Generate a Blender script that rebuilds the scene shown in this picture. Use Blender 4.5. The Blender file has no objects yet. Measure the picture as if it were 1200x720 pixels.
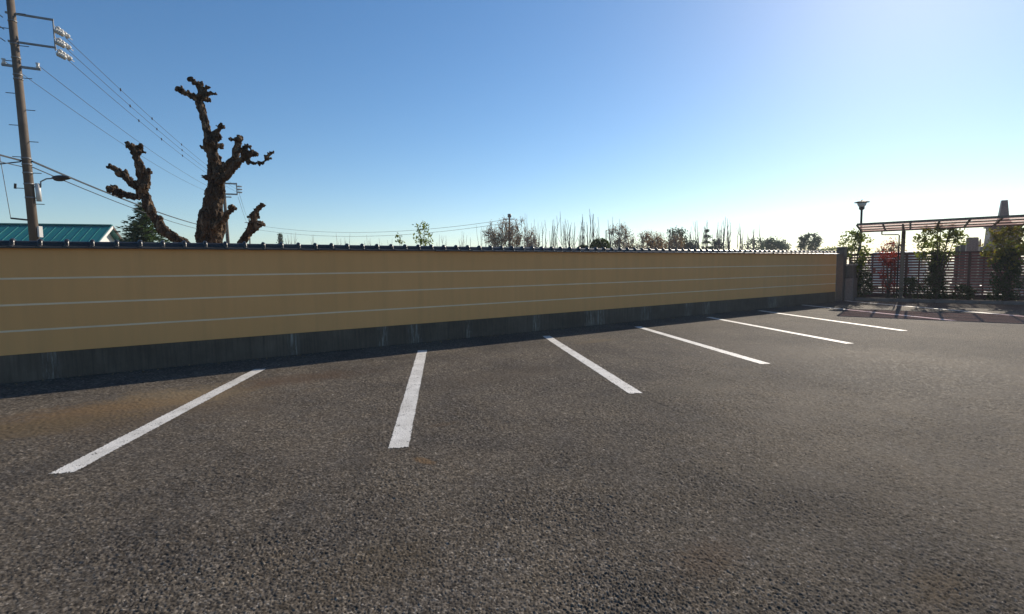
import bpy, math, random
import numpy as np
from mathutils import Vector, Matrix, noise as mnoise
random.seed(11)
sc = bpy.context.scene
col = sc.collection
R = math.radians
# ---------------------------------------------------------------- camera
F = 590.0; HC = 1.5; PITCH = math.atan(46.1 / F); ROLL = 0.0132     # focal length in photo pixels (1200 wide), eye height
fw = Vector((0, math.cos(PITCH), -math.sin(PITCH)))
up0 = Vector((0, math.sin(PITCH), math.cos(PITCH))); rt0 = Vector((1, 0, 0))
rt = rt0 * math.cos(ROLL) - up0 * math.sin(ROLL)
up = rt0 * math.sin(ROLL) + up0 * math.cos(ROLL)
EYE = Vector((0, 0, HC))
cd = bpy.data.cameras.new('camera'); cam = bpy.data.objects.new('camera', cd); col.objects.link(cam)
cd.sensor_width = 36; cd.lens = 36 * F / 1200; cd.clip_end = 5000; cd.clip_start = 0.05
m = Matrix((rt, up, -fw)).transposed().to_4x4(); m.translation = EYE
cam.matrix_world = m
sc.camera = cam
# ---------------------------------------------------------------- sky, sun, exposure
SUN_AZ, SUN_EL = R(38.3), R(28.5)
world = bpy.data.worlds.new('World'); sc.world = world; world.use_nodes = True
wn = world.node_tree; wn.nodes.clear()
sky = wn.nodes.new('ShaderNodeTexSky'); sky.sky_type = 'NISHITA'; sky.sun_disc = False
sky.sun_elevation = SUN_EL; sky.sun_rotation = SUN_AZ
sky.air_density = 1.0; sky.dust_density = 0.2; sky.ozone_density = 2.6; sky.altitude = 60
bg = wn.nodes.new('ShaderNodeBackground'); bg.inputs['Strength'].default_value = 0.106
wo = wn.nodes.new('ShaderNodeOutputWorld')
hs_ = wn.nodes.new('ShaderNodeHueSaturation'); hs_.inputs['Saturation'].default_value = 1.2
wn.links.new(sky.outputs[0], hs_.inputs['Color']); wn.links.new(hs_.outputs[0], bg.inputs[0]); wn.links.new(bg.outputs[0], wo.inputs[0])
sundir = Vector((math.sin(SUN_AZ) * math.cos(SUN_EL), math.cos(SUN_AZ) * math.cos(SUN_EL), math.sin(SUN_EL)))
ld = bpy.data.lights.new('sun', 'SUN'); ld.energy = 4.7; ld.angle = R(0.53); ld.color = (1.0, 0.88, 0.72)
sun = bpy.data.objects.new('sun', ld); col.objects.link(sun)
sun.rotation_euler = sundir.to_track_quat('Z', 'Y').to_euler(); sun.location = (8, 10, 30)
vs = sc.view_settings; vs.view_transform = 'Standard'; vs.look = 'None'; vs.gamma = 1; vs.exposure = 0.22; vs.use_curve_mapping = False

# ---------------------------------------------------------------- pixel helpers
def ray(x, y): return fw + rt * ((x - 600) / F) - up * ((y - 360) / F)
def pt(x, y, Y):                         # photo pixel at forward distance Y
    v = ray(x, y); return EYE + v * (Y / v.y)
def gp(x, Y, z=0):                       # ground point under a photo column at forward distance Y
    p = pt(x, 315, Y); return Vector((p.x, p.y, z))
v = ray(1500, 302); v.z = 0
WD = v.normalized(); WN = Vector((-WD.y, WD.x, 0)); WDIST = 9.563
WANG = math.atan2(WD.y, WD.x)
def W(s, d, z=0): return WD * s + WN * (WDIST - d) + Vector((0, 0, z))
PE = (WD * .313 - WN * .95).normalized(); PB = (WD * .95 + WN * .313).normalized()
PANG = math.atan2(PE.y, PE.x); PPOST = W(23.48, 1.52)
def L(x, y, z=0): return PPOST + PE * x + PB * y + Vector((0, 0, z))

# ---------------------------------------------------------------- mesh helpers
class MB:
    def __init__(s): s.v = []; s.f = []
    def add(s, vs, fs):
        o = len(s.v); s.v += [tuple(p) for p in vs]; s.f += [tuple(i + o for i in f) for f in fs]
    def box(s, c, d, M=None):
        x, y, z = d[0] / 2, d[1] / 2, d[2] / 2
        p = [Vector((sx * x, sy * y, sz * z)) for sx in (-1, 1) for sy in (-1, 1) for sz in (-1, 1)]
        if M is not None: p = [M @ q for q in p]
        c = Vector(c)
        s.add([q + c for q in p], [(0, 1, 3, 2), (4, 6, 7, 5), (0, 4, 5, 1), (2, 3, 7, 6), (0, 2, 6, 4), (1, 5, 7, 3)])
    def cbox(s, c, d, b=.01):            # box with chamfered top and vertical edges
        x, y, z = d[0] / 2, d[1] / 2, d[2] / 2
        rows = []
        for zz, i in ((-z, 0), (z - b, 0), (z, b)):
            X, Y = x - i, y - i
            rows.append([(X - b, -Y), (X, -Y + b), (X, Y - b), (X - b, Y), (-X + b, Y), (-X, Y - b), (-X, -Y + b), (-X + b, -Y)])
        vs = []
        for (zz), r in zip((-z, z - b, z), rows): vs += [(c[0] + a, c[1] + e, c[2] + zz) for a, e in r]
        fs = []
        for k in range(2):
            for i in range(8): fs.append((k * 8 + i, k * 8 + (i + 1) % 8, k * 8 + 8 + (i + 1) % 8, k * 8 + 8 + i))
        fs += [tuple(range(16, 24)), tuple(range(7, -1, -1))]
        s.add(vs, fs)
    def tube(s, pts, rad, n=8, cap=True):
        pts = [Vector(p) for p in pts]
        if not hasattr(rad, '__len__'): rad = [rad] * len(pts)
        o = len(s.v); ref = None
        for i, p in enumerate(pts):
            t = (pts[min(i + 1, len(pts) - 1)] - pts[max(i - 1, 0)])
            t = t.normalized() if t.length > 1e-9 else Vector((0, 0, 1))
            if ref is None: ref = t.orthogonal().normalized()
            a = ref - t * ref.dot(t)
            a = a.normalized() if a.length > 1e-6 else t.orthogonal().normalized()
            ref = a; b = t.cross(a)
            for k in range(n):
                an = 2 * math.pi * k / n
                s.v.append(tuple(p + (a * math.cos(an) + b * math.sin(an)) * rad[i]))
        for i in range(len(pts) - 1):
            for k in range(n):
                q = o + i * n
                s.f.append((q + k, q + (k + 1) % n, q + n + (k + 1) % n, q + n + k))
        if cap:
            s.f.append(tuple(o + k for k in reversed(range(n)))); q = o + (len(pts) - 1) * n; s.f.append(tuple(q + k for k in range(n)))
    def lathe(s, prof, n=16, c=(0, 0, 0)):
        o = len(s.v)
        for r, z in prof:
            for k in range(n): a = 2 * math.pi * k / n; s.v.append((c[0] + r * math.cos(a), c[1] + r * math.sin(a), c[2] + z))
        for i in range(len(prof) - 1):
            for k in range(n): q = o + i * n; s.f.append((q + k, q + (k + 1) % n, q + n + (k + 1) % n, q + n + k))
        s.f.append(tuple(o + k for k in reversed(range(n)))); q = o + (len(prof) - 1) * n; s.f.append(tuple(q + k for k in range(n)))
    def ball(s, c, r, n=8, m=6, sq=(1, 1, 1), jit=0.0):
        o = len(s.v); c = Vector(c)
        s.v.append(tuple(c + Vector((0, 0, -r * sq[2]))))
        for i in range(1, m):
            t = math.pi * i / m
            for k in range(n):
                a = 2 * math.pi * k / n; rr = r * (1 + random.uniform(-jit, jit))
                s.v.append(tuple(c + Vector((rr * math.sin(t) * math.cos(a) * sq[0], rr * math.sin(t) * math.sin(a) * sq[1], -rr * math.cos(t) * sq[2]))))
        s.v.append(tuple(c + Vector((0, 0, r * sq[2])))); top = len(s.v) - 1
        for k in range(n): s.f.append((o, o + 1 + (k + 1) % n, o + 1 + k)); s.f.append((top, top - n + k, top - n + (k + 1) % n))
        for i in range(m - 2):
            for k in range(n): q = o + 1 + i * n; s.f.append((q + k, q + (k + 1) % n, q + n + (k + 1) % n, q + n + k))
    def prism(s, poly, y0, y1):          # polygon in x,z extruded along y
        n = len(poly); s.add([(x, y0, z) for x, z in poly] + [(x, y1, z) for x, z in poly],
            [tuple(range(n)), tuple(range(2 * n - 1, n - 1, -1))] + [(i, i + n, (i + 1) % n + n, (i + 1) % n) for i in range(n)])
    def leaf(s, c, sz, asp=.5, nrm=None):
        d = nrm if nrm else Vector((random.gauss(0, 1), random.gauss(0, 1), random.gauss(0, 1))).normalized()
        a = Vector((random.gauss(0, 1), random.gauss(0, 1), random.gauss(0, 1))); a = (a - d * a.dot(d)).normalized(); b = d.cross(a)
        c = Vector(c); sz *= random.uniform(.7, 1.25)
        o = len(s.v); h = d * sz * .12
        s.v += [tuple(c - a * sz * .5), tuple(c - b * sz * asp * .5 + h), tuple(c + a * sz * .5), tuple(c + b * sz * asp * .5 + h)]
        s.f += [(o, o + 1, o + 2), (o, o + 2, o + 3)]
    def mesh(s, name):
        me = bpy.data.meshes.new(name); me.from_pydata(s.v, [], s.f); me.update(); return me
    def build(s, name, mat, parent=None, smooth=False):
        me = s.mesh(name); return link(name, me, mat, parent, smooth)
def link(name, me, mat, parent=None, smooth=False):
    o = bpy.data.objects.new(name, me); col.objects.link(o)
    if mat is not None and not me.materials: me.materials.append(mat)
    if smooth: me.polygons.foreach_set('use_smooth', [True] * len(me.polygons))
    if parent: o.parent = parent
    return o
def empty(name, loc, rz=0):
    o = bpy.data.objects.new(name, None); col.objects.link(o); o.location = loc; o.rotation_euler = (0, 0, rz); o.empty_display_size = .3
    return o
def tag(o, label, cat, group=None):
    o['label'] = label; o['category'] = cat
    if group: o['group'] = group
    return o
def struct(o): o['kind'] = 'structure'; return o
def stuff(o): o['kind'] = 'stuff'; return o

# ---------------------------------------------------------------- materials
class NT:
    def __init__(s, name):
        s.m = bpy.data.materials.new(name); s.m.use_nodes = True; s.t = s.m.node_tree; s.t.nodes.clear()
        s.out = s.t.nodes.new('ShaderNodeOutputMaterial'); s.b = s.t.nodes.new('ShaderNodeBsdfPrincipled'); s.l(s.b.outputs[0], s.out.inputs[0])
        s.tc = s.t.nodes.new('ShaderNodeTexCoord')
    def l(s, a, b): s.t.links.new(a, b)
    def set(s, k, v):
        if hasattr(v, 'links') or hasattr(v, 'is_linked'): s.l(v, s.b.inputs[k])
        else: s.b.inputs[k].default_value = v
    def _in(s, n, k, v):
        if hasattr(v, 'is_linked'): s.l(v, n.inputs[k])
        else: n.inputs[k].default_value = v
    def co(s, kind='Object', scale=(1, 1, 1), loc=(0, 0, 0)):
        mp = s.t.nodes.new('ShaderNodeMapping'); mp.inputs['Scale'].default_value = scale; mp.inputs['Location'].default_value = loc
        s.l(s.tc.outputs[kind], mp.inputs[0]); return mp.outputs[0]
    def noise(s, co, scale, detail=4, rough=.55, dist=0):
        n = s.t.nodes.new('ShaderNodeTexNoise'); n.inputs['Scale'].default_value = scale; n.inputs['Detail'].default_value = detail
        n.inputs['Roughness'].default_value = rough; n.inputs['Distortion'].default_value = dist; s.l(co, n.inputs['Vector']); return n.outputs['Fac']
    def voro(s, co, scale, out='Distance', feature='F1', rnd=1.0):
        n = s.t.nodes.new('ShaderNodeTexVoronoi'); n.feature = feature; n.inputs['Scale'].default_value = scale; n.inputs['Randomness'].default_value = rnd
        s.l(co, n.inputs['Vector']); return n.outputs[out]
    def ramp(s, f, stops):
        n = s.t.nodes.new('ShaderNodeValToRGB'); e = n.color_ramp.elements
        while len(e) < len(stops): e.new(.5)
        for i, (p, c) in enumerate(stops):
            e[i].position = p; e[i].color = (c, c, c, 1) if not hasattr(c, '__len__') else tuple(c) + (1,) * (4 - len(c))
        s.l(f, n.inputs[0]); return n.outputs[0]
    def mix(s, f, a, b, mode='MIX'):
        n = s.t.nodes.new('ShaderNodeMix'); n.data_type = 'RGBA'; n.blend_type = mode
        for i, x in ((0, f), (6, a), (7, b)):
            if hasattr(x, 'is_linked'): s.l(x, n.inputs[i])
            else: n.inputs[i].default_value = x if (i == 0 or len(x) == 4) else tuple(x) + (1,)
        return n.outputs[2]
    def math(s, op, a, b=0.0, c=0.0):
        n = s.t.nodes.new('ShaderNodeMath'); n.operation = op
        for i, x in enumerate((a, b, c)):
            if hasattr(x, 'is_linked'): s.l(x, n.inputs[i])
            else: n.inputs[i].default_value = x
        return n.outputs[0]
    def bump(s, h, strength=.5, dist=.01, nrm=None):
        n = s.t.nodes.new('ShaderNodeBump'); n.inputs['Strength'].default_value = strength; n.inputs['Distance'].default_value = dist
        s.l(h, n.inputs['Height'])
        if nrm: s.l(nrm, n.inputs['Normal'])
        s.l(n.outputs[0], s.b.inputs['Normal']); return n.outputs[0]
    def rand(s):
        n = s.t.nodes.new('ShaderNodeObjectInfo'); return n.outputs['Random']
def plain(name, c, rough=.6, var=.25, scale=6, metal=0, bump=0, bscale=40, spec=.5):
    n = NT(name); co = n.co(); f = n.noise(co, scale, 5)
    lo = tuple(x * (1 - var) for x in c); hi = tuple(min(1, x * (1 + var)) for x in c)
    n.set('Base Color', n.ramp(f, [(.3, lo), (.7, hi)])); n.set('Roughness', rough); n.set('Metallic', metal); n.set('Specular IOR Level', spec)
    if bump: n.bump(n.noise(co, bscale, 4), bump, .01)
    return n.m
def leafmat(name, cols, trans=.5, rough=.5):
    n = NT(name); co = n.co('Generated')
    geo = n.t.nodes.new('ShaderNodeNewGeometry')
    c = n.ramp(geo.outputs['Random Per Island'], [(i / max(1, len(cols) - 1), q) for i, q in enumerate(cols)])
    n.set('Base Color', c); n.set('Roughness', rough); n.set('Specular IOR Level', .3)
    tr = n.t.nodes.new('ShaderNodeBsdfTranslucent'); n.l(n.mix(1.0, c, (1.5, 1.6, .8), 'MULTIPLY'), tr.inputs[0])
    ms = n.t.nodes.new('ShaderNodeMixShader'); ms.inputs[0].default_value = trans
    n.l(n.b.outputs[0], ms.inputs[1]); n.l(tr.outputs[0], ms.inputs[2]); n.l(ms.outputs[0], n.out.inputs[0])
    return n.m

def gauss_mask(n, co, cx, cy, rx, ry, ang=0):
    sp = n.t.nodes.new('ShaderNodeSeparateXYZ'); n.l(co, sp.inputs[0])
    dx = n.math('SUBTRACT', sp.outputs[0], cx); dy = n.math('SUBTRACT', sp.outputs[1], cy)
    ca, sa = math.cos(ang), math.sin(ang)
    u = n.math('MULTIPLY', n.math('ADD', n.math('MULTIPLY', dx, ca), n.math('MULTIPLY', dy, sa)), 1 / rx)
    w = n.math('MULTIPLY', n.math('ADD', n.math('MULTIPLY', dx, -sa), n.math('MULTIPLY', dy, ca)), 1 / ry)
    r2 = n.math('ADD', n.math('MULTIPLY', u, u), n.math('MULTIPLY', w, w))
    return n.math('POWER', 2.718, n.math('MULTIPLY', r2, -1.0))

def agg_value(n, co, near):
    if near:
        a = n.t.nodes.new('ShaderNodeAttribute'); a.attribute_name = 'agg'; return a.outputs['Fac']
    cell = n.voro(co, 80, 'Color'); sep = n.t.nodes.new('ShaderNodeSeparateColor'); n.l(cell, sep.inputs[0]); return sep.outputs[0]
def asphalt_color(n, co, near=False):
    c = n.ramp(agg_value(n, co, near), [(0, (.053, .047, .040)), (.5, (.110, .098, .084)), (.8, (.154, .138, .119)), (.93, (.215, .195, .170)), (1, (.36, .33, .29))])
    big = n.noise(co, .55, 6, .62, .4)
    c = n.mix(n.ramp(big, [(.36, 0), (.68, 1)]), n.mix(1, c, (.72, .72, .74), 'MULTIPLY'), n.mix(1, c, (1.16, 1.12, 1.06), 'MULTIPLY'))
    gr = n.noise(co, 34, 3, .7); c = n.mix(n.ramp(gr, [(.38, 0), (.62, 1)]), n.mix(1, c, (.72, .72, .72), 'MULTIPLY'), n.mix(1, c, (1.25, 1.25, 1.25), 'MULTIPLY'))
    med = n.noise(co, 3.4, 5, .6)
    c = n.mix(n.ramp(med, [(.35, 0), (.75, .8)]), c, n.mix(1, c, (1.18, 1.12, 1.02), 'MULTIPLY'))
    return c
def asphalt_height(n, co):
    d1 = n.voro(co, 80, 'Distance'); d2 = n.voro(co, 240, 'Distance'); nz = n.noise(co, 30, 4, .6)
    h = n.math('ADD', n.math('MULTIPLY', d1, -1.0), n.math('MULTIPLY', d2, -.35)); return n.math('ADD', h, n.math('MULTIPLY', nz, .9))
def asphalt_mat(near=False):
    n = NT('asphalt_near' if near else 'asphalt'); co = n.co('Object')
    c = asphalt_color(n, co, near)
    # sand and silt washed along the wall foot, silt fans, brown wear patches
    wv = n.math('ADD', n.math('MULTIPLY', n.noise(co, 1.6, 6, .65, .6), .6), n.math('MULTIPLY', n.noise(co, 7.5, 6, .7, .8), .4))
    def stain(c, px, py, rx, ry, colr, amt, lo=.35, hi=.6, ang=WANG):
        v = ray(px, py); g = EYE + v * (-HC / v.z)
        g_ = gauss_mask(n, co, g.x, g.y, rx, ry, ang)
        f = n.math('MULTIPLY', n.ramp(n.math('ADD', g_, n.math('MULTIPLY', n.math('SUBTRACT', wv, .5), 2.2)), [(lo, 0), (hi, 1)]), amt)
        return n.mix(f, c, colr)
    c = stain(c, 160, 482, 1.6, .9, (.115, .088, .062), .65, .25, .85)
    c = stain(c, 205, 466, 1.0, .62, (.205, .158, .100), .85, .3, .95)
    c = stain(c, 120, 480, .9, .5, (.16, .105, .058), .7, .3, .9)
    c = stain(c, 20, 505, 1.0, .45, (.12, .09, .055), .7, .3, .9)
    c = stain(c, 350, 445, 1.0, .4, (.10, .07, .05), .75, .25, .9)
    c = stain(c, 700, 400, .8, .2, (.14, .11, .075), .6, .4, .9)
    c = stain(c, 590, 440, 1.2, .5, (.085, .07, .055), .5, .3, .9)
    c = stain(c, 497, 541, .14, .05, (.17, .11, .06), .7, .4, .8, -.7)
    c = stain(c, 520, 498, .22, .09, (.11, .08, .055), .5, .35, .9)
    c = stain(c, 440, 660, .35, .25, (.09, .07, .045), .35, .3, .9)
    c = stain(c, 830, 655, .3, .16, (.11, .075, .05), .4, .3, .9)
    c = stain(c, 1100, 690, .3, .15, (.11, .08, .05), .4, .3, .9)
    c = stain(c, 800, 455, 1.6, .35, (.10, .088, .07), .4, .35, .9)
    n.set('Base Color', c)
    n.set('Roughness', n.ramp(agg_value(n, co, near), [(0, .6), (1, .9)])); n.set('Specular IOR Level', .03 if near else .04)
    if near: n.bump(n.noise(co, 260, 3, .7), .5, .003)
    else: n.bump(asphalt_height(n, co), .8, .010)
    return n.m
M = {}
M['asphalt'] = asphalt_mat(); M['asphalt_near'] = asphalt_mat(True)
def paint_mat():
    n = NT('road_paint'); co = n.co('Object')
    w1 = n.noise(co, 9, 5, .7); w2 = n.voro(co, 105, 'Color'); sep = n.t.nodes.new('ShaderNodeSeparateColor'); n.l(w2, sep.inputs[0])
    wear = n.math('ADD', n.math('MULTIPLY', w1, .72), n.math('MULTIPLY', sep.outputs[1], .3))
    msk = n.ramp(wear, [(.66, 0), (.70, 1)])
    dirt = n.noise(co, 3, 6, .65)
    pc = n.ramp(dirt, [(.3, (.50, .48, .44)), (.7, (.74, .72, .68))])
    n.set('Base Color', n.mix(msk, pc, (.05, .046, .042))); n.set('Roughness', .62)
    n.bump(asphalt_height(n, co), .4, .005); return n.m
M['paint'] = paint_mat()
def plaster_mat():
    n = NT('plaster'); co = n.co('Object')
    big = n.noise(co, .5, 5, .6); st = n.noise(n.co('Object', (3.5, 1, .25)), 1.6, 5, .6)
    c = n.mix(n.ramp(big, [(.3, 0), (.7, 1)]), (.79, .395, .145), (.85, .43, .165))
    c = n.mix(n.ramp(st, [(.42, 0), (.75, .6)]), c, (.70, .36, .14))
    n.set('Base Color', c); n.set('Roughness', .82); n.set('Specular IOR Level', .25)
    n.bump(n.noise(co, 160, 3, .7), .35, .004); return n.m
M['plaster'] = plaster_mat()
M['stripe'] = plain('groove_paint', (.90, .66, .42), .7, .1, 2)
def found_mat():
    n = NT('foundation_concrete'); co = n.co('Object')
    big = n.noise(co, 1.3, 6, .65); st = n.noise(n.co('Object', (9, 1, .5)), 2.2, 5, .7)
    c = n.mix(n.ramp(big, [(.3, 0), (.7, 1)]), (.085, .061, .042), (.17, .126, .090))
    c = n.mix(n.ramp(st, [(.4, 0), (.75, .7)]), c, (.048, .037, .026))
    # pale lime run-down at a few weep spots
    fine = n.noise(n.co('Object', (15, 1, 1.3)), 1.9, 5, .75); pat = None
    for px_, py_, r_ in ((344, 405, .10), (448, 393, .12), (486, 397, .16), (549, 388, .09), (628, 379, .12), (692, 374, .22), (704, 373, .16), (757, 368, .24), (806, 363, .18), (828, 361, .22), (60, 430, .1), (905, 355, .3)):
        vv = ray(px_, py_); tt_ = (WDIST - EYE.dot(WN)) / vv.dot(WN); q_ = EYE + vv * tt_
        g_ = gauss_mask(n, n.co('Object', (1, 0, 1)), q_.dot(WD), 0, r_, 1); pat = g_ if pat is None else n.math('MAXIMUM', pat, g_)
    f = n.math('MULTIPLY', n.ramp(pat, [(.25, 0), (.8, 1)]), n.ramp(fine, [(.47, 0), (.72, 1)]))
    c = n.mix(n.math('MULTIPLY', f, .8), c, (.42, .40, .36))
    n.set('Base Color', c); n.set('Roughness', .85); n.bump(n.noise(co, 60, 5, .7), .5, .006); return n.m
M['found'] = found_mat()
def tile_mat():
    n = NT('glazed_tile'); co = n.co('Object'); r = n.rand()
    c = n.mix(r, (.018, .017, .017), (.04, .037, .034)); c = n.mix(n.ramp(n.noise(co, 14, 5, .7), [(.5, 0), (.8, .4)]), c, (.08, .075, .065))
    n.set('Base Color', c); n.set('Roughness', n.ramp(n.noise(co, 20, 4), [(.3, .26), (.7, .42)])); n.bump(n.noise(co, 50, 3), .15, .004); return n.m
M['tile'] = tile_mat()
def bark_mat(name, a, b, sc_=5, stretch=.25, bs=.9):
    n = NT(name); co = n.co('Object', (1, 1, stretch)); f = n.noise(co, sc_ * 3, 8, .7, .8); g = n.noise(n.co('Object'), sc_ * .6, 4)
    c = n.ramp(f, [(.3, a), (.7, b)]); c = n.mix(n.ramp(g, [(.45, 0), (.7, .5)]), c, tuple(x * .75 for x in b))
    n.set('Base Color', c); n.set('Roughness', .9); n.set('Specular IOR Level', .2); n.bump(n.math('ADD', f, n.noise(n.co('Object'), 45, 4, .7)), bs, .03); return n.m
def plated_bark():
    n = NT('plated_bark'); co = n.co('Object', (1, 1, .45)); wob = n.noise(co, 6, 4, .6)
    vm = n.t.nodes.new('ShaderNodeVectorMath'); vm.operation = 'ADD'; cmb = n.t.nodes.new('ShaderNodeCombineXYZ')
    for k_ in range(3): n.l(n.math('MULTIPLY', wob, .22), cmb.inputs[k_])
    n.l(co, vm.inputs[0]); n.l(cmb.outputs[0], vm.inputs[1])
    vd = n.voro(vm.outputs[0], 13, 'Distance', 'DISTANCE_TO_EDGE'); vc = n.voro(vm.outputs[0], 13, 'Color'); sep = n.t.nodes.new('ShaderNodeSeparateColor'); n.l(vc, sep.inputs[0])
    c = n.ramp(sep.outputs[0], [(0, (.07, .045, .028)), (.5, (.14, .092, .058)), (.8, (.22, .15, .095)), (1, (.32, .23, .15))])
    c = n.mix(n.ramp(n.noise(co, 30, 6, .75), [(.35, .7), (.65, 0)]), c, (.028, .019, .013))
    n.set('Base Color', c); n.set('Roughness', .9); n.set('Specular IOR Level', .2)
    h = n.math('ADD', n.ramp(vd, [(0, 0), (.12, 1)]), n.math('MULTIPLY', n.noise(co, 40, 5, .7), .8)); n.bump(h, 1.0, .03); return n.m
M['bark'] = plated_bark()
M['twig'] = bark_mat('twig_bark', (.05, .038, .034), (.12, .09, .075), 4, 1, .2)
M['shoot'] = plain('shoot_bark', (.16, .12, .10), .8, .3, 3)
M['concrete'] = plain('pole_concrete', (.115, .085, .060), .8, .25, 3, bump=.3, bscale=50)
M['steel'] = plain('galvanised_steel', (.22, .22, .22), .5, .2, 8, .6)
M['darkmetal'] = plain('dark_metal', (.035, .03, .028), .45, .3, 8, .2)
M['porcelain'] = plain('porcelain', (.55, .54, .5), .25, .1, 8)
M['cable'] = plain('black_cable', (.02, .02, .022), .5, .2, 3)
M['white'] = plain('white_paint', (.60, .59, .56), .4, .06, 4)
M['bronze'] = plain('bronze_post', (.13, .10, .075), .45, .2, 6, .3)
M['slat'] = plain('brown_slat', (.19, .05, .042), .55, .35, 5, bump=.2, bscale=30)
M['slat2'] = plain('dark_brown_frame', (.08, .03, .026), .55, .35, 5)
M['kerb'] = plain('kerb_concrete', (.13, .12, .11), .85, .25, 4, bump=.4, bscale=40)
M['soil'] = plain('soil', (.085, .065, .045), .95, .4, 6, bump=.8, bscale=20)
M['gravel'] = plain('pale_gravel', (.22, .20, .18), .9, .35, 30, bump=.8, bscale=60)
M['earth'] = plain('field_earth', (.12, .10, .06), .95, .4, .7, bump=.5, bscale=4)
M['granite'] = plain('granite', (.15, .125, .115), .5, .3, 25, bump=.15, bscale=60)
M['granite2'] = plain('dark_granite', (.075, .058, .052), .4, .3, 25)
M['pink_granite'] = plain('brown_granite', (.23, .145, .115), .5, .3, 25)
M['teal'] = plain('teal_metal_roof', (.01, .18, .165), .35, .08, .8)
M['teal'].node_tree.nodes['Principled BSDF'].inputs['Metallic'].default_value = .1
M['gable'] = plain('white_siding', (.75, .73, .68), .7, .06, 2)
M['wood'] = plain('dark_wood', (.07, .05, .035), .7, .3, 4)
M['glass'] = plain('window_glass', (.02, .025, .03), .08, .1, 2)
M['tyre'] = plain('tyre', (.02, .02, .02), .8, .2, 5)
M['lampglass'] = plain('lamp_globe', (.6, .6, .58), .3, .05, 3)
M['stave'] = plain('pale_wood_stave', (.42, .36, .27), .8, .2, 4)
def panel_mat():
    n = NT('tinted_polycarbonate')
    tr = n.t.nodes.new('ShaderNodeBsdfTranslucent'); tr.inputs[0].default_value = (.92, .60, .50, 1)
    tp = n.t.nodes.new('ShaderNodeBsdfTransparent'); tp.inputs[0].default_value = (.72, .52, .50, 1)
    ms = n.t.nodes.new('ShaderNodeMixShader'); ms.inputs[0].default_value = .5; n.l(tr.outputs[0], ms.inputs[1]); n.l(tp.outputs[0], ms.inputs[2])
    n.set('Base Color', (.25, .15, .13, 1)); n.set('Roughness', .2)
    m2 = n.t.nodes.new('ShaderNodeMixShader'); m2.inputs[0].default_value = .85; n.l(n.b.outputs[0], m2.inputs[1]); n.l(ms.outputs[0], m2.inputs[2]); n.l(m2.outputs[0], n.out.inputs[0]); return n.m
M['panel'] = panel_mat()
M['leaf'] = leafmat('leaf_green', [(.06, .09, .022), (.10, .13, .03), (.17, .18, .045), (.08, .11, .028)], .55)
M['leaf_y'] = leafmat('leaf_yellow_green', [(.12, .12, .025), (.09, .11, .03), (.18, .13, .03), (.06, .08, .02)], .5)
M['leaf_r'] = leafmat('leaf_red', [(.26, .018, .024), (.17, .02, .02), (.30, .04, .035), (.12, .04, .02)], .5)
M['leaf_d'] = leafmat('leaf_dark', [(.02, .035, .014), (.035, .05, .02), (.045, .06, .022)], .25)
M['needle'] = leafmat('needles', [(.03, .055, .028), (.05, .08, .035), (.07, .095, .04)], .3)
M['needle_b'] = leafmat('blue_green_needles', [(.035, .06, .05), (.05, .08, .06), (.06, .09, .065)], .25)
M['hedge'] = leafmat('hedge_leaf', [(.03, .05, .012), (.05, .075, .02), (.065, .085, .02)], .25)
M['bud'] = leafmat('bud', [(.20, .11, .075), (.26, .14, .09), (.16, .10, .08)], .4)
M['dead'] = leafmat('dry_leaf', [(.16, .10, .05), (.22, .15, .08), (.10, .07, .04)], .2)

# ================================================================ SETTING
b = MB(); S = 1200; b.add([(-S, -S, -.06), (S, -S, -.06), (S, S, -.06), (-S, S, -.06)], [(0, 1, 2, 3)])
struct(b.build('ground', M['earth']))
b = MB(); b.add([W(-60, -.12), W(34, -.12), W(34, 55), W(-60, 55)], [(3, 2, 1, 0)])
struct(b.build('parking_lot', M['asphalt']))
def gpx(x, y): v_ = ray(x, y); g_ = EYE + v_ * (-HC / v_.z); return (g_.x, g_.y)
CRACKS = [[gpx(*q) for q in c_] for c_ in (((606, 560), (624, 556), (642, 551), (660, 550), (676, 548), (692, 546)), ((745, 463), (765, 471), (790, 482), (806, 487)), ((500, 436), (520, 436), (540, 434), (556, 433)))]
CELL = .0110
def hsh(ix, iy, k):
    v = np.sin(ix * 127.1 + iy * 311.7 + k * 74.7) * 43758.5453; return v - np.floor(v)
def vnoise(x, y, k):
    ix, iy = np.floor(x), np.floor(y); fx, fy = x - ix, y - iy; fx = fx * fx * (3 - 2 * fx); fy = fy * fy * (3 - 2 * fy)
    return (hsh(ix, iy, k) * (1 - fx) + hsh(ix + 1, iy, k) * fx) * (1 - fy) + (hsh(ix, iy + 1, k) * (1 - fx) + hsh(ix + 1, iy + 1, k) * fx) * fy
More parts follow.
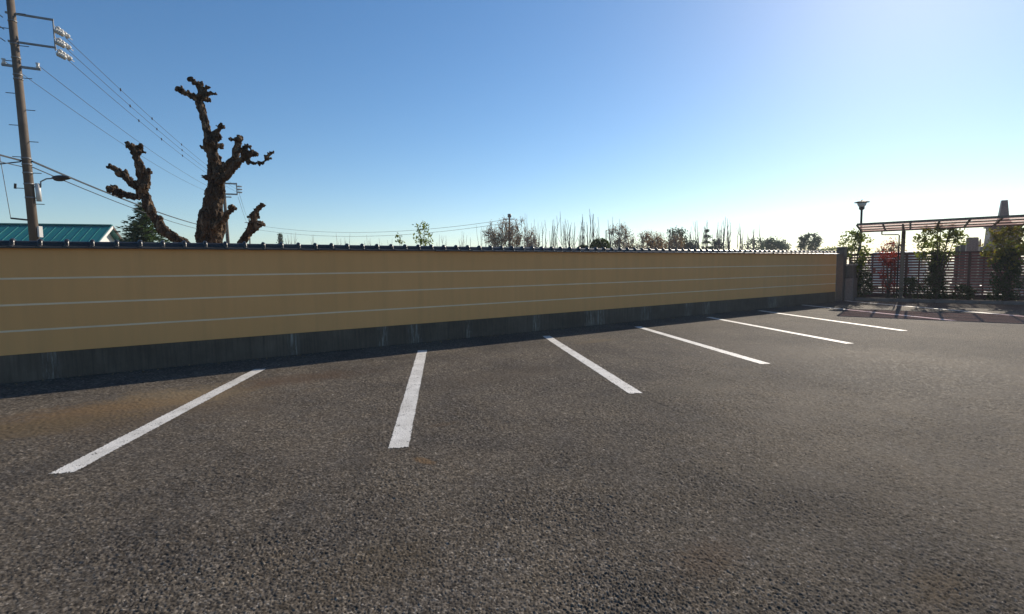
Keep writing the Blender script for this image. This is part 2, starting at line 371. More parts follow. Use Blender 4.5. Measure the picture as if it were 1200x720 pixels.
def relief(x, y):
    """stone relief of coarse asphalt: height in metres and a random value per stone"""
    X, Y = x / CELL, y / CELL; cx, cy = np.floor(X), np.floor(Y); best = np.full(x.shape, -1.0); rid = np.zeros(x.shape)
    for i in (-1, 0, 1):
        for j in (-1, 0, 1):
            a, c = cx + i, cy + j; px, py = a + .12 + .76 * hsh(a, c, 1), c + .12 + .76 * hsh(a, c, 2); r = .36 + .34 * hsh(a, c, 3); hh = .25 + .75 * hsh(a, c, 4)
            sx = 1 + .5 * (hsh(a, c, 6) - .5); d2 = ((X - px) * sx) ** 2 + ((Y - py) / sx) ** 2; tl = (hsh(a, c, 7) - .5) * (X - px) + (hsh(a, c, 8) - .5) * (Y - py)
            h = hh * np.clip(1 - (d2 / (r * r)) ** 2.4, 0, 1) * (1 + .7 * tl); m_ = h > best; best = np.where(m_, h, best); rid = np.where(m_, hsh(a, c, 5), rid)
    best = np.clip(best, 0, 1.4); rr = np.hypot(x, y); fade = np.clip((12.0 - rr) / 5, 0, 1)
    wear = .55 + .6 * vnoise(x * 2.3, y * 2.3, 11)
    z = .0098 * best * wear + .0022 * vnoise(x * 45, y * 45, 12) + .006 * (vnoise(x * 1.7, y * 1.7, 13) - .5) * 0
    for pl in CRACKS:
        dm = np.full(x.shape, 9.0); wx = x + .025 * (vnoise(x * 17, y * 17, 21) - .5); wy = y + .025 * (vnoise(x * 17, y * 17, 22) - .5)
        for (ax, ay), (bx_, by_) in zip(pl[:-1], pl[1:]):
            ex, ey = bx_ - ax, by_ - ay; tt_ = np.clip(((wx - ax) * ex + (wy - ay) * ey) / (ex * ex + ey * ey), 0, 1); dm = np.minimum(dm, np.hypot(wx - ax - tt_ * ex, wy - ay - tt_ * ey))
        z = z * np.clip(dm / .010, .0, 1)
    return z * fade + .0015 * fade - .002 * (1 - fade), rid
def grid_obj(name, X, Y, Z, rid, mat, parent=None):
    nr_, nc = X.shape; me = bpy.data.meshes.new(name); me.vertices.add(nr_ * nc); me.vertices.foreach_set('co', np.stack([X, Y, Z], -1).astype(np.float32).ravel())
    ii = np.arange(nr_ * nc).reshape(nr_, nc); q = np.stack([ii[:-1, :-1], ii[:-1, 1:], ii[1:, 1:], ii[1:, :-1]], -1).reshape(-1, 4); nq = len(q)
    me.loops.add(nq * 4); me.loops.foreach_set('vertex_index', q.ravel().astype(np.int32)); me.polygons.add(nq); me.polygons.foreach_set('loop_start', np.arange(0, nq * 4, 4, dtype=np.int32)); me.polygons.foreach_set('loop_total', np.full(nq, 4, dtype=np.int32))
    at_ = me.attributes.new('agg', 'FLOAT', 'POINT'); at_.data.foreach_set('value', rid.astype(np.float32).ravel()); me.update(calc_edges=True); me.validate()
    return link(name, me, mat, parent, True)
stp = .0019
rad = 1.45 * np.exp(np.arange(int(math.log(12.0 / 1.45) / (stp * 1.12))) * stp * 1.12); ang = np.arange(R(-55), R(55), stp)
RR, AA = np.meshgrid(rad, ang, indexing='ij'); GX, GY = RR * np.sin(AA), RR * np.cos(AA)
GD = GX * WN.x + GY * WN.y
keep = np.clip(GD, None, WDIST + .08); GX = GX + (keep - GD) * WN.x; GY = GY + (keep - GD) * WN.y
GZ, GR = relief(GX, GY)
near = grid_obj('coarse_aggregate_surface', GX[:, ::-1], GY[:, ::-1], GZ[:, ::-1], GR[:, ::-1], M['asphalt_near'], bpy.data.objects['parking_lot'])
near['kind'] = 'stuff'
b = MB(); b.add([L(-3.0, .75, .07), L(30, .75, .07), L(30, 45, .07), L(-3.0, 45, .07)], [(0, 1, 2, 3)])
struct(b.build('cemetery_ground', M['gravel']))
b = MB(); b.add([L(-2.6, -.42, .10), L(14, -.42, .10), L(14, .76, .10), L(-2.6, .76, .10)], [(0, 1, 2, 3)])
struct(b.build('planting_bed', M['soil']))
kb = empty('kerb', L(-2.6, -.5, 0), PANG); struct(kb)
ks = MB(); ks.cbox((.298, 0, .06), (.594, .15, .12), .015); km = ks.mesh('kerb_stone'); km.materials.append(M['kerb'])
for i in range(27):
    o = link('kerb_stone', km, None, kb); o.location = (i * .6, random.uniform(-.004, .004), random.uniform(-.004, .003))

# parking lines: far end (wall side) and near end from the photograph, on the ground
LINES = [((305, 433), (72, 556)), ((495, 411), (467, 526)), ((640, 394), (745, 462)), ((747, 383), (897, 427)), ((830, 372), (996, 403)),
         ((890, 364.3), (1060, 388)), ((940, 357.7), (1118, 376)), ((990, 352.8), (1212, 372.1))]
for i, (a, c) in enumerate(LINES):
    va, vc = ray(*a), ray(*c); A = EYE + va * (-HC / va.z); Cn = EYE + vc * (-HC / vc.z)
    dr = (Cn - A); ln = dr.length; dr.normalize(); sd = Vector((-dr.y, dr.x, 0)); n = int(ln / .02)
    n = int(ln / (.008 if i < 3 else .03)); hw = .083; K = 22 if i < 3 else 4
    tt = np.linspace(0, ln, n + 1); e1 = hw + np.array([random.gauss(0, .0035) + .006 * mnoise.noise(Vector((t * 3, i, 0))) for t in tt]); e2 = hw + np.array([random.gauss(0, .0035) + .006 * mnoise.noise(Vector((t * 3, i, 9))) for t in tt])
    u = np.linspace(0, 1, K + 1)[None, :]; off = -e2[:, None] * (1 - u) + e1[:, None] * u; T = tt[:, None] + 0 * u; T[0] += np.array([random.gauss(0, .007) for _ in range(K + 1)]); T[-1] += np.array([random.gauss(0, .007) for _ in range(K + 1)])
    PX, PY = A.x + dr.x * T + sd.x * off, A.y + dr.y * T + sd.y * off; PZ, PR = relief(PX, PY); PZ = np.maximum(PZ * .3 + .0085 * np.clip((12.0 - np.hypot(PX, PY)) / 5, 0, 1), .004)
    o = grid_obj('parking_line', PX, PY, PZ, PR, M['paint'])
    lab = ('white painted parking line beside the tan sandy stain on the asphalt', 'second white parking line from the sandy stain, next to a small brown patch', 'third white parking line from the sandy stain', 'fourth white parking line from the sandy stain',
           'fifth white parking line from the sandy stain', 'white parking line ending just short of the shelter roof shadow', 'white parking line running through the shelter roof shadow', 'white parking line just in front of the kerb under the shelter')[i]
    tag(o, lab, 'parking line', 'white parking bay lines')

# ================================================================ WALL
wall = empty('perimeter_wall', W(0, 0, 0), WANG)
tag(wall, 'long ochre plaster wall with three pale stripes, concrete base and tiled coping', 'wall')
S0, S1 = -9.0, 21.5
b = MB(); b.box(((S0 + S1) / 2, .11, .19), (S1 - S0, .24, .40)); b.build('foundation', M['found'], wall)
b = MB()
edges = [.39, .703, .733, 1.062, 1.092, 1.424, 1.454, 1.86]
b.box(((S0 + S1) / 2, .10, (.39 + 1.86) / 2), (S1 - S0, .235, 1.86 - .39)); b.build('plaster_panel', M['plaster'], wall)
for z in (.718, 1.077, 1.44):
    b = MB(); b.box(((S0 + S1) / 2, -.0185, z), (S1 - S0 - .02, .004, .026)); b.build('stripe', M['stripe'], wall)
# coping: one glazed ridge tile per 0.285 m
def ridge_profile(r, skirt):
    p = [(-.19, 0), (-.19, skirt), (-.085, skirt + .022)]
    for k in range(9): a = math.pi * (1 - k / 8); p.append((r * math.cos(a), skirt + .028 + r * math.sin(a)))
    return p + [(.085, skirt + .022), (.19, skirt), (.19, 0)]
b = MB(); TL = .285
rings = [(0, .066, .016)] + [(TL - .062, .066, .016)] + [(TL - .032 - .030 * math.cos(math.pi * k / 8), .066 + .020 * math.sin(math.pi * k / 8) + .002, .016 + .012 * math.sin(math.pi * k / 8)) for k in range(9)]
base_o = 0; pr0 = ridge_profile(.066, .016); npr = len(pr0)
for x, r, sk in rings: b.v += [(x, y, z) for y, z in ridge_profile(r, sk)]
for k in range(len(rings) - 1):
    for q in range(npr - 1): b.f.append((k * npr + q, (k + 1) * npr + q, (k + 1) * npr + q + 1, k * npr + q + 1))
    b.f.append((k * npr, k * npr + npr - 1, (k + 1) * npr + npr - 1, (k + 1) * npr))
b.f += [tuple(range(npr)), tuple(range(len(rings) * npr - 1, (len(rings) - 1) * npr - 1, -1))]
tm = b.mesh('coping_tile'); tm.materials.append(M['tile']); tm.polygons.foreach_set('use_smooth', [len(p.vertices) == 4 for p in tm.polygons]); tm.set_sharp_from_angle(angle=R(42))
nt = int((S1 - S0) / TL)
for i in range(nt + 1):
    o = link('coping_tile', tm, None, wall)
    o.location = (S0 + i * TL, .10 + random.gauss(0, .003), 1.857 + random.gauss(0, .0018)); o.rotation_euler = (random.gauss(0, .006), random.gauss(0, .005), random.gauss(0, .006))
# dry leaves and grit caught along the wall foot
b = MB()
for i in range(700):
    s = random.uniform(-3, 21); d = abs(random.gauss(0, .16)) + .03
    p = W(s, d, .012); b.leaf(p, random.uniform(.02, .05), .6, Vector((random.gauss(0, .4), random.gauss(0, .4), 1)).normalized())
o = stuff(b.build('fallen_leaves', M['dead'])); o['label'] = 'dry leaf litter caught along the foot of the wall'; o['category'] = 'leaf litter'

# ================================================================ GATE PILLAR at the wall end
gp_ = empty('gate_pillar', W(22.2, -.1, 0), WANG); tag(gp_, 'dark stone gate pillar with flat cap at the end of the ochre wall', 'gate pillar')
b = MB(); b.cbox((0, 0, 1.04), (.28, .28, 2.08), .02); b.build('shaft', M['granite2'], gp_)
b = MB(); b.cbox((0, 0, 2.115), (.32, .32, .07), .02); b.build('cap', M['granite2'], gp_)
lw = empty('low_wall', W(22.6, .1, 0), WANG + .2); tag(lw, 'low grey stone wall between the gate pillar and the leafy shrub', 'low wall')
b = MB(); b.cbox((0, 0, .45), (.75, .3, .9), .02); b.build('body', M['granite'], lw)
b = MB(); b.cbox((.02, 0, 1.15), (.55, .24, .5), .02); b.build('dark_panel', M['granite2'], lw)
b = MB(); b.cbox((0, 0, 1.43), (.68, .32, .06), .01); b.build('cap', M['granite'], lw)

# ================================================================ SHELTER (cantilever roof)
sh = empty('shelter', PPOST, PANG); tag(sh, 'cantilever parking shelter with brown metal frame and tinted roof panels', 'shelter')
XL, XR = -1.35, 6.6; YF, YB = -2.5, .02; ZF, ZB = 2.90, 2.76
def rz_(y): return ZB + (ZF - ZB) * (y - YB) / (YF - YB)
tilt = math.atan2(ZF - ZB, YB - YF)
RM = Matrix.Rotation(-tilt, 3, 'X')
def bar(name, x0, x1, y0, y1, z0, z1, w, h, mat):
    a = Vector((x0, y0, z0)); c = Vector((x1, y1, z1)); d = (c - a); M3 = d.to_track_quat('X', 'Z').to_matrix()
    bb = MB(); bb.box((a + c) / 2, (d.length, w, h), M3); return bb.build(name, mat, sh)
for y, h in ((YF, .08), (YB, .07)): bar('edge_beam', XL, XR, y, y, rz_(y), rz_(y), .06, h, M['bronze'])
for y in (YF + .84, YF + 1.68): bar('purlin', XL + .035, XR - .035, y, y, rz_(y) - .012, rz_(y) - .012, .05, .045, M['bronze'])
nr = 0; x = XL
while x <= XR + .01:
    w_ = .06
    bar('rafter', x, x, YF + .033, YB - .033, rz_(YF + .033) - .02, rz_(YB - .033) - .02, w_, .04, M['bronze']); x += .766; nr += 1
for i in range(nr - 1):
    for k in range(3):
        y0 = YF + .04 + k * .84; y1 = y0 + .76; x0 = XL + .03 + i * .766; x1 = x0 + .706
        bb = MB(); z0, z1 = rz_(y0) + .012, rz_(y1) + .012
        bb.add([(x0, y0, z0), (x1, y0, z0), (x1, y1, z1), (x0, y1, z1)], [(0, 1, 2, 3)]); bb.build('roof_panel', M['panel'], sh)
for px in (-.02, 5.6):
    bb = MB(); bb.cbox((px, 0, 1.36), (.13, .13, 2.72), .015); bb.build('post', M['bronze'], sh)
    bb = MB(); bb.prism([(px - .045, 0), (px + .045, 0), (px + .045, .01), (px - .045, .01)], -.2, .2)
    bb = MB(); bb.tube([(px, -.02, 2.45), (px, -.35, 2.72), (px, -1.2, rz_(-1.2) - .09), (px, -2.45, rz_(-2.45) - .08)], [.06, .055, .045, .035], 6); bb.build('bracket', M['bronze'], sh)
    bb = MB(); bb.cbox((px, 0, .13), (.24, .24, .06), .01); bb.build('base_plate', M['bronze'], sh)
bb = MB(); bb.tube([(-.70, -.05, 2.74), (-.70, -.05, 2.62), (-.66, -.05, 2.60), (-.18, -.03, 2.58), (-.15, -.03, 2.55), (-.15, -.03, .12)], .024, 8); bb.build('drain_pipe', M['darkmetal'], sh, True)

# ================================================================ SLAT FENCE
FY = .62
for k in range(5):
    x0 = -1.75 + k * 1.86 + .0
    fe = empty('slat_fence', L(x0, FY, .10), PANG)
    tag(fe, ('dark red brown slat fence panel behind the red leaved shrub', 'dark red brown slat fence panel behind the olive green shrub', 'dark red brown slat fence panel behind the yellow green shrub', 'dark red brown slat fence panel past the yellow green shrub', 'dark red brown slat fence panel farthest along from the gate pillar')[k], 'fence', 'slat fence panels')
    for i in range(15):
        bb = MB(); z = .24 + i * .106
        bb.box((.915, random.gauss(0, .002), z), (1.80, .022, .070)); o = bb.build('slat', M['slat'], fe); o.rotation_euler = (0, random.gauss(0, .0012), 0)
    for xx in (0.02, .39, .76, 1.13, 1.5):
        bb = MB(); bb.box((xx, .033, .86), (.05, .04, 1.72)); bb.build('batten', M['slat2'], fe)
    bb = MB(); bb.cbox((-.015, .012, .89), (.075, .075, 1.78), .008); bb.build('post', M['slat2'], fe)
    bb = MB(); bb.box((.92, .0, 1.765), (1.85, .07, .05)); bb.build('top_rail', M['slat2'], fe)
    bb = MB(); bb.box((.92, .002, .09), (1.84, .03, .18)); bb.build('bottom_board', M['slat2'], fe)

# ================================================================ VEGETATION GENERATORS
def rnd3(s=1): return Vector((random.gauss(0, s), random.gauss(0, s), random.gauss(0, s)))
def grow(mb, p, d, ln, r, depth, tips, spread=.55, n=(2, 4), up_=.12, sides=4, shrink=.72, wob=.12):
    pts = [p]; q = p.copy(); dd = d.copy(); k = 3
    for i in range(k):
        dd = (dd + rnd3(wob) + Vector((0, 0, up_ * .4))).normalized(); q = q + dd * ln / k; pts.append(q.copy())
    mb.tube(pts, [r, r * .88, r * .76, r * .64], sides, False)
    if depth == 0: tips.append((q, dd)); return
    for i in range(random.randint(*n)):
        nd = (dd + rnd3(spread) + Vector((0, 0, up_))).normalized()
        st = pts[-1] if i < 2 else pts[-2]
        grow(mb, st, nd, ln * random.uniform(.6, .85) * shrink / .72, max(r * .62, .03), depth - 1, tips, spread, n, up_, max(3, sides - 1), shrink, wob)
def bare_tree(name, base, h, label, group, depth=5, spread=.5, buds=0, trunk=.12, cat='tree', upb=.12, wide=1.0, seed=None, rw=None):
    if seed is not None: random.seed(seed)
    t = empty(name, base); tag(t, label, cat, group)
    tb = MB(); th = h * .24; tb.tube([(0, 0, -.05), (.02, .01, th * .5), (0, 0, th)], [trunk * 1.25, trunk, trunk * .85], 8); tb.build('trunk', M['bark'], t, True)
    cb = MB(); tips = []
    for i in range(7):
        a = i * 2 * math.pi / 7 + random.uniform(-.4, .4)
        grow(cb, Vector((0, 0, th * .97)), Vector((math.cos(a) * wide, math.sin(a) * wide, .9)).normalized(), h * .27, trunk * .6, depth, tips, spread, (2, 4), upb)
    mz = max(v[2] for v in cb.v); fz = (h - th) / (mz - th); mx = np.percentile([math.hypot(v[0], v[1]) for v in cb.v], 97); fx = (rw or h * .45) / mx
    cb.v = [(v[0] * fx, v[1] * fx, th + (v[2] - th) * fz if v[2] > th else v[2]) for v in cb.v]
    tips = [(Vector((q.x * fx, q.y * fx, th + (q.z - th) * fz)), d) for q, d in tips]
    o = cb.build('crown', M['twig'], t)
    if buds:
        bm_ = MB()
        for q, dd in tips:
            for j in range(buds): bm_.leaf(q + rnd3(.14), .10, .7)
        bm_.build('buds', M['bud'], o)
    return t
def leafy(name, base, h, rx, label, cat, mat, n, lsz, z0=.3, stems=5, group=None, shape='oval', clump=.16, nclump=60, ry=None):
    t = empty(name, base); tag(t, label, cat, group); ry = ry or rx
    sb = MB(); cs = []
    for i in range(nclump):
        u = random.random() ** .8; z = h * (z0 + (1 - z0) * u)
        if shape == 'oval': k = math.sqrt(max(.05, 1 - ((u - .5) / .55) ** 2))
        elif shape == 'vase': k = .25 + .85 * u if u < .75 else 1.0 - (u - .75) * 2.2
        elif shape == 'cone': k = 1.02 - u
        elif shape == 'dome': k = math.sqrt(max(.02, 1 - u * u))
        else: k = 1
        a = random.uniform(0, 2 * math.pi); rr = math.sqrt(random.random()) * k
        cs.append(Vector((math.cos(a) * rr * rx, math.sin(a) * rr * ry, z)))
    for i in range(stems):
        c = cs[i * len(cs) // stems]
        sb.tube([(random.gauss(0, .04), random.gauss(0, .04), -.03), (c.x * .25, c.y * .25, c.z * .45), (c.x * .7, c.y * .7, c.z * .8), c], [.028, .022, .014, .006], 5)
    sb.build('stem', M['twig'], t)
    lb = MB()
    for i in range(n):
        c = random.choice(cs); lb.leaf(c + rnd3(clump * .55), lsz)
    lb.build('crown', mat, t); return t
def conifer(name, base, h, rx, label, mat, group=None, layers=16, per=14, sz=.22, z0=.08):
    t = empty(name, base); tag(t, label, 'tree', group)
    tb = MB(); tb.tube([(0, 0, -.05), (0, 0, h * .5), (0, 0, h * .97)], [h * .022, h * .014, .01], 7); tb.build('trunk', M['bark'], t, True)
    cb = MB()
    for i in range(layers):
        u = i / (layers - 1); z = h * (z0 + (1 - z0) * u); rad = rx * (1 - u) ** .85 * random.uniform(.85, 1.15) + .04
        for k in range(max(4, int(per * (1 - u * .6)))):
            a = random.uniform(0, 6.283); rr = rad * random.uniform(.6, 1.1); dv = Vector((math.cos(a), math.sin(a), 0)); sv = Vector((-dv.y, dv.x, 0))
            steps = max(3, int(rr / (sz * .4)))
            for j in range(steps):
                f = (j + .6) / steps; c = Vector((0, 0, z + random.gauss(0, h * .012))) + dv * rr * f - Vector((0, 0, rr * .28 * f * f - .1 * rr * f))
                for q in range(3):
                    ld_ = (dv * random.uniform(.3, 1) + sv * random.uniform(-1, 1) + Vector((0, 0, random.uniform(-.2, .45)))).normalized(); w_ = ld_.cross(rnd3()).normalized() * sz * .13; e = c + ld_ * sz * random.uniform(.5, 1)
                    o = len(cb.v); cb.v += [tuple(c - w_), tuple(c + w_), tuple(e)]; cb.f.append((o, o + 1, o + 2))
    cb.build('crown', mat, t); return t

# ================================================================ POLLARDED TREE
def pollard():
    Y0 = 10.6; base = gp(246, Y0)
    t = empty('pollarded_tree', base); tag(t, 'leafless pollarded tree with knobbly fist ended limbs rising behind the wall', 'tree')
    k = Y0 / F
    def P(x, y, dy=0): return pt(x, y, Y0 + dy) - base
    def limb(name, chains, knobs, vox=.015):
        mb = MB()
        for ch in chains:
            pts = [P(c[0], c[1], c[3] if len(c) > 3 else 0) for c in ch]; rad = [c[2] * k * (.67 if c[2] > 12 else .58) for c in ch]
            # resample with bumps
            P2 = []; R2 = []
            for i in range(len(pts) - 1):
                for j in range(4):
                    f = j / 4; q = pts[i].lerp(pts[i + 1], f); P2.append(q + rnd3(.006)); R2.append((rad[i] * (1 - f) + rad[i + 1] * f) * random.uniform(.93, 1.09))
            P2.append(pts[-1]); R2.append(rad[-1])
            mb.tube(P2, R2, 12); mb.ball(pts[-1], rad[-1] * 1.05, 10, 7)
        for kx, ky, kr, *dy in knobs:
            c = P(kx, ky, dy[0] if dy else 0); kr *= 1.0; mb.ball(c, kr * k * .55, 10, 7)
            for j in range(13):
                v = rnd3().normalized(); v.z = abs(v.z) * .5 + .3 * v.z
                mb.ball(c + v * kr * k * random.uniform(.6, 1.05), max(.028, kr * k * random.uniform(.2, .34)), 8, 6)
        me = mb.mesh('tmp'); o = bpy.data.objects.new('tmp', me); col.objects.link(o)
        md = o.modifiers.new('r', 'REMESH'); md.mode = 'VOXEL'; md.voxel_size = vox
        dg = bpy.context.evaluated_depsgraph_get(); dg.update(); ev = o.evaluated_get(dg); m2 = bpy.data.meshes.new_from_object(ev)
        bpy.data.objects.remove(o); m2.name = name
        N = len(m2.vertices); co = np.empty(N * 3); no = np.empty(N * 3); m2.vertices.foreach_get('co', co); m2.vertices.foreach_get('normal', no)
        co = co.reshape(-1, 3); no = no.reshape(-1, 3); dsp = np.empty(N)
        for i in range(N):
            q = Vector(co[i]); dsp[i] = -.035 * (1 - min(1, abs(mnoise.noise(Vector((q.x * 13, q.y * 13, q.z * 2.2)))) * 4)) + .036 * mnoise.fractal(Vector((q.x * 9, q.y * 9, q.z * 3.2)), .8, 2.1, 4) + .012 * mnoise.noise(q * 26)
        co = co + no * dsp[:, None]; m2.vertices.foreach_set('co', co.ravel()); m2.update()
        m2.materials.clear(); return link(name, m2, M['bark'], t, True)
    main = [[(247, 420, 27), (247, 340, 25), (246, 300, 22), (246, 284, 21), (247, 262, 19.5), (250, 240, 16.5), (253, 220, 13.5), (252, 200, 11.5), (250, 185, 11), (247, 172, 11), (244, 160, 8.5), (240, 145, 8), (237, 130, 7.5), (234, 118, 8)],
            [(235, 118, 7), (226, 113, 6), (217, 111, 5.5), (213, 108, 5)], [(236, 116, 7), (236, 106, 5.5), (232, 100, 5), (226, 95, 3.6)], [(238, 117, 6), (243, 111, 4.6), (251, 110, 3.4)], [(238, 112, 5), (243, 103, 3.6)],
            [(246, 160, 6), (252, 156, 4.5), (259, 150, 4)], [(249, 165, 5), (257, 161, 4)],
            [(255, 205, 9), (264, 196, 7), (274, 185, 7), (279, 172, 7), (279, 163, 6.5)],
            [(257, 214, 8, -.1), (268, 204, 6.5, -.25), (280, 190, 6.5, -.35), (288, 182, 6, -.4), (297, 181, 5.5, -.4)],
            [(287, 187, 5, -.35), (296, 191, 4.5, -.4), (305, 193, 4.2, -.4), (311, 187, 4, -.4), (319, 179, 3.4, -.4)], [(305, 192, 3.5, -.4), (314, 187, 3, -.4), (319, 186, 2.4, -.4)],
            [(252, 268, 9, -.2), (262, 257, 6, -.3), (268, 248, 4.5, -.3), (272, 245, 4, -.3)], [(245, 208, 8), (239, 208, 4.2)]]
    kn = [(234, 116, 9), (213, 107, 5.5), (220, 111, 6), (232, 99, 5.5), (226, 95, 3.6), (243, 103, 4), (249, 110, 4), (259, 150, 5), (256, 161, 4.5), (246, 173, 12), (254, 171, 6), (279, 165, 8), (287, 179, 9, -.4), (290, 172, 4.5, -.4), (297, 181, 6.5, -.4), (307, 192, 4.5, -.4), (318, 180, 3.6, -.4), (312, 186, 4.2, -.4), (271, 245, 4.6, -.3), (256, 206, 9), (240, 208, 4), (252, 190, 10)]
    limb('trunk', main, kn)
    left = [[(246, 330, 14, .1), (228, 296, 11), (214, 284, 9.5), (200, 276, 10), (188, 266, 10.5), (180, 253, 10), (173, 238, 9.5), (167, 224, 10), (168, 212, 9), (165, 198, 8), (161, 184, 7.5), (159, 175, 9)],
            [(166, 226, 8), (156, 215, 7.5), (147, 208, 7.5), (139, 202, 7), (132, 196, 5)], [(163, 231, 7), (152, 230, 6.5), (143, 228, 7), (135, 224, 7)], [(172, 222, 6), (173, 208, 6), (174, 203, 4.5)], [(184, 258, 6), (188, 255, 4)]]
    limb('limb', left, [(158, 174, 9), (162, 180, 7), (133, 197, 5.5), (142, 205, 7), (135, 224, 9), (141, 229, 7), (130, 222, 5), (174, 203, 4.6), (188, 256, 3.8), (167, 222, 10)])
    right = [[(262, 340, 11, .1), (276, 300, 9), (284, 285, 8), (290, 274, 8), (296, 263, 7), (297, 254, 6), (301, 246, 5), (307, 241, 3.4)], [(290, 276, 7), (298, 269, 5.5), (305, 264, 5)]]
    limb('limb', right, [(305, 264, 6), (302, 246, 4.5), (297, 255, 6.5), (308, 241, 3)])
pollard()

# ================================================================ HOUSE WITH TEAL ROOF
A = Vector((-24.8, 30, 0)); Bc = Vector((-26.2, 34, 0)); gd = (Bc - A); GW = gd.length; ha = math.atan2(gd.y, gd.x)   # gable along local +x... ridge along local +y
hs = empty('house', A, ha - math.pi / 2); tag(hs, 'single storey house with teal metal roof and white gable behind the wall', 'house')
# local: y = along gable (0..GW), -x = along ridge (away to the left)
HL = 16.0; ZE, ZR = 3.35, 4.48; ov = .35
b = MB(); b.box((-HL / 2, GW / 2, 1.66), (HL - .1, GW - .5, 3.32)); b.build('wall', M['gable'], hs)
b = MB(); b.add([(-.06, .12, ZE - .03), (-.06, GW - .12, ZE - .03), (-.06, GW / 2, ZR - .08)], [(0, 1, 2)]); b.add([(-.12, .12, ZE - .03), (-.12, GW - .12, ZE - .03), (-.12, GW / 2, ZR - .08)], [(2, 1, 0)]); b.build('gable', M['gable'], hs)
sl = (ZR - ZE) / (GW / 2)
b = MB()
for sgn in (0, 1):
    y0 = -.3 if not sgn else GW + .3; z0 = ZE - sl * .3; y1 = GW / 2
    for dz in (0, -.07):
        vs_ = [(ov, y0, z0 + dz), (-HL, y0, z0 + dz), (-HL, y1, ZR + dz), (ov, y1, ZR + dz)]; b.add(vs_, [(0, 1, 2, 3)])
    b.add([(ov, y0, z0), (-HL, y0, z0), (-HL, y0, z0 - .07), (ov, y0, z0 - .07)], [(0, 1, 2, 3)])
    for i in range(36):
        x = ov - .05 - i * .45; b.tube([(x, y0, z0 + .012), (x, y1, ZR + .012)], .018, 4)
rf = b.build('roof', M['teal'], hs)
b = MB(); b.box((-HL / 2, GW / 2, ZR + .03), (HL + .7, .22, .07)); b.build('ridge_cap', M['teal'], rf)
for sgn in (0, 1):
    y0 = -.3 if not sgn else GW + .3; z0 = ZE - sl * .3
    b = MB(); a = Vector((ov + .02, y0, z0 - .09)); c = Vector((ov + .02, GW / 2, ZR - .09)); d_ = c - a
    b.box((a + c) / 2, (d_.length, .05, .16), d_.to_track_quat('X', 'Z').to_matrix()); b.build('bargeboard', M['wood'] if sgn else M['gable'], hs)
b = MB(); b.box((-.045, GW / 2, 1.7), (.05, 1.2, 1.0)); w_ = b.build('window', M['wood'], hs)
b = MB(); b.box((-.02, GW / 2, 1.7), (.02, 1.05, .85)); b.build('pane', M['glass'], w_)

# ================================================================ UTILITY POLES AND WIRES
def strain(mb, a, d, ln=.42):
    d = d.normalized()
    mb.tube([a, a + d * ln], .012, 5)
    for f in (.25, .42, .59, .76): mb.tube([a + d * ln * (f - .05), a + d * ln * (f - .02), a + d * ln * (f + .04)], [.03, .078, .03], 8)
def crossarm(parent, p0, dirv, l0, l1, sz=.075):
    b = MB(); d = dirv.normalized(); b.box(p0 + d * (l0 + l1) / 2, (l1 - l0, sz, sz), d.to_track_quat('X', 'Z').to_matrix()); return b.build('crossarm', M['steel'], parent)
POLE1 = gp(45, 15); PT1 = pt(11.0, -10, 15)
POLE2 = gp(270, 45); PT2 = pt(261, 205, 45)
POLE3 = gp(293.5, 110); POLE4 = gp(597, 78)
line12 = (POLE2 - POLE1); line12.z = 0; line12.normalize(); side = Vector((line12.y, -line12.x, 0))      # right of the line
def pole(name, base, top, label, r0, r1, full, arms):
    t = empty(name, base); tag(t, label, 'utility pole', 'utility poles')
    tp = top - base; b = MB(); b.tube([Vector((0, 0, -.2)), tp * .5, tp], [r0, (r0 + r1) / 2, r1], 16); b.build('shaft', M['concrete'], t, True)
    ax = lambda z: tp * (z / tp.z)
    return t, ax
p1, ax1 = pole('utility_pole', POLE1, PT1, 'tall concrete utility pole with street lamp and crossarms beside the teal roofed house', .128, .088, True, None)
def zpx1(py): return pt(30, py, 15).z
ends1 = []
armdir = (side + line12 * .12).normalized()
for py in (15.5, 49):
    crossarm(p1, ax1(zpx1(py)) + Vector((0, 0, 0)), armdir, -.14, .92, .05)
for f, py in ((0, 22), (1, 36), (2, 50)): ends1.append(ax1(zpx1(py)) + armdir * .9)
b = MB(); b.tube([ends1[0] + Vector((0, 0, .18)), ends1[2] - Vector((0, 0, .06))], .018, 6); b.build('end_bar', M['steel'], p1)
wire_dir = Vector((line12.x, line12.y, -.06))
for e in ends1:
    b = MB(); strain(b, e, wire_dir + side * .15, .85); b.build('insulator', M['porcelain'], p1, True)
    b = MB(); strain(b, e + Vector((0, 0, -.12)) , wire_dir * -.2 + side * .5 + Vector((0, 0, -.3)), .4); b.build('jumper_insulator', M['porcelain'], p1, True)
crossarm(p1, ax1(zpx1(78)), armdir, -.33, .52, .06)
low1 = []
for q in (-.28, .46):
    a = ax1(zpx1(78)) + armdir * q; low1.append(a + Vector((0, 0, .12)))
    b = MB(); b.tube([a, a + Vector((0, 0, .05)), a + Vector((0, 0, .1)), a + Vector((0, 0, .17))], [.02, .05, .03, .05], 8); b.build('insulator', M['porcelain'], p1, True)
for py in (25, 52, 68, 88, 93, 186, 193, 203, 216, 232):
    b = MB(); q = ax1(zpx1(py)); rr = .128 - .040 * q.z / 10 + .010; b.tube([q - Vector((0, 0, .02)), q + Vector((0, 0, .02))], rr, 16); b.build('band', M['steel'], p1, True)
for i in range(14):
    z = 3.1 + i * .45; q = ax1(z); sgn = 1 if i % 2 else -1; b = MB(); b.tube([q + side * sgn * .1, q + side * sgn * .32], .011, 5); b.build('step_bolt', M['darkmetal'], p1)
z0 = zpx1(236); z1 = zpx1(215); q0 = ax1(z0) + side * .2
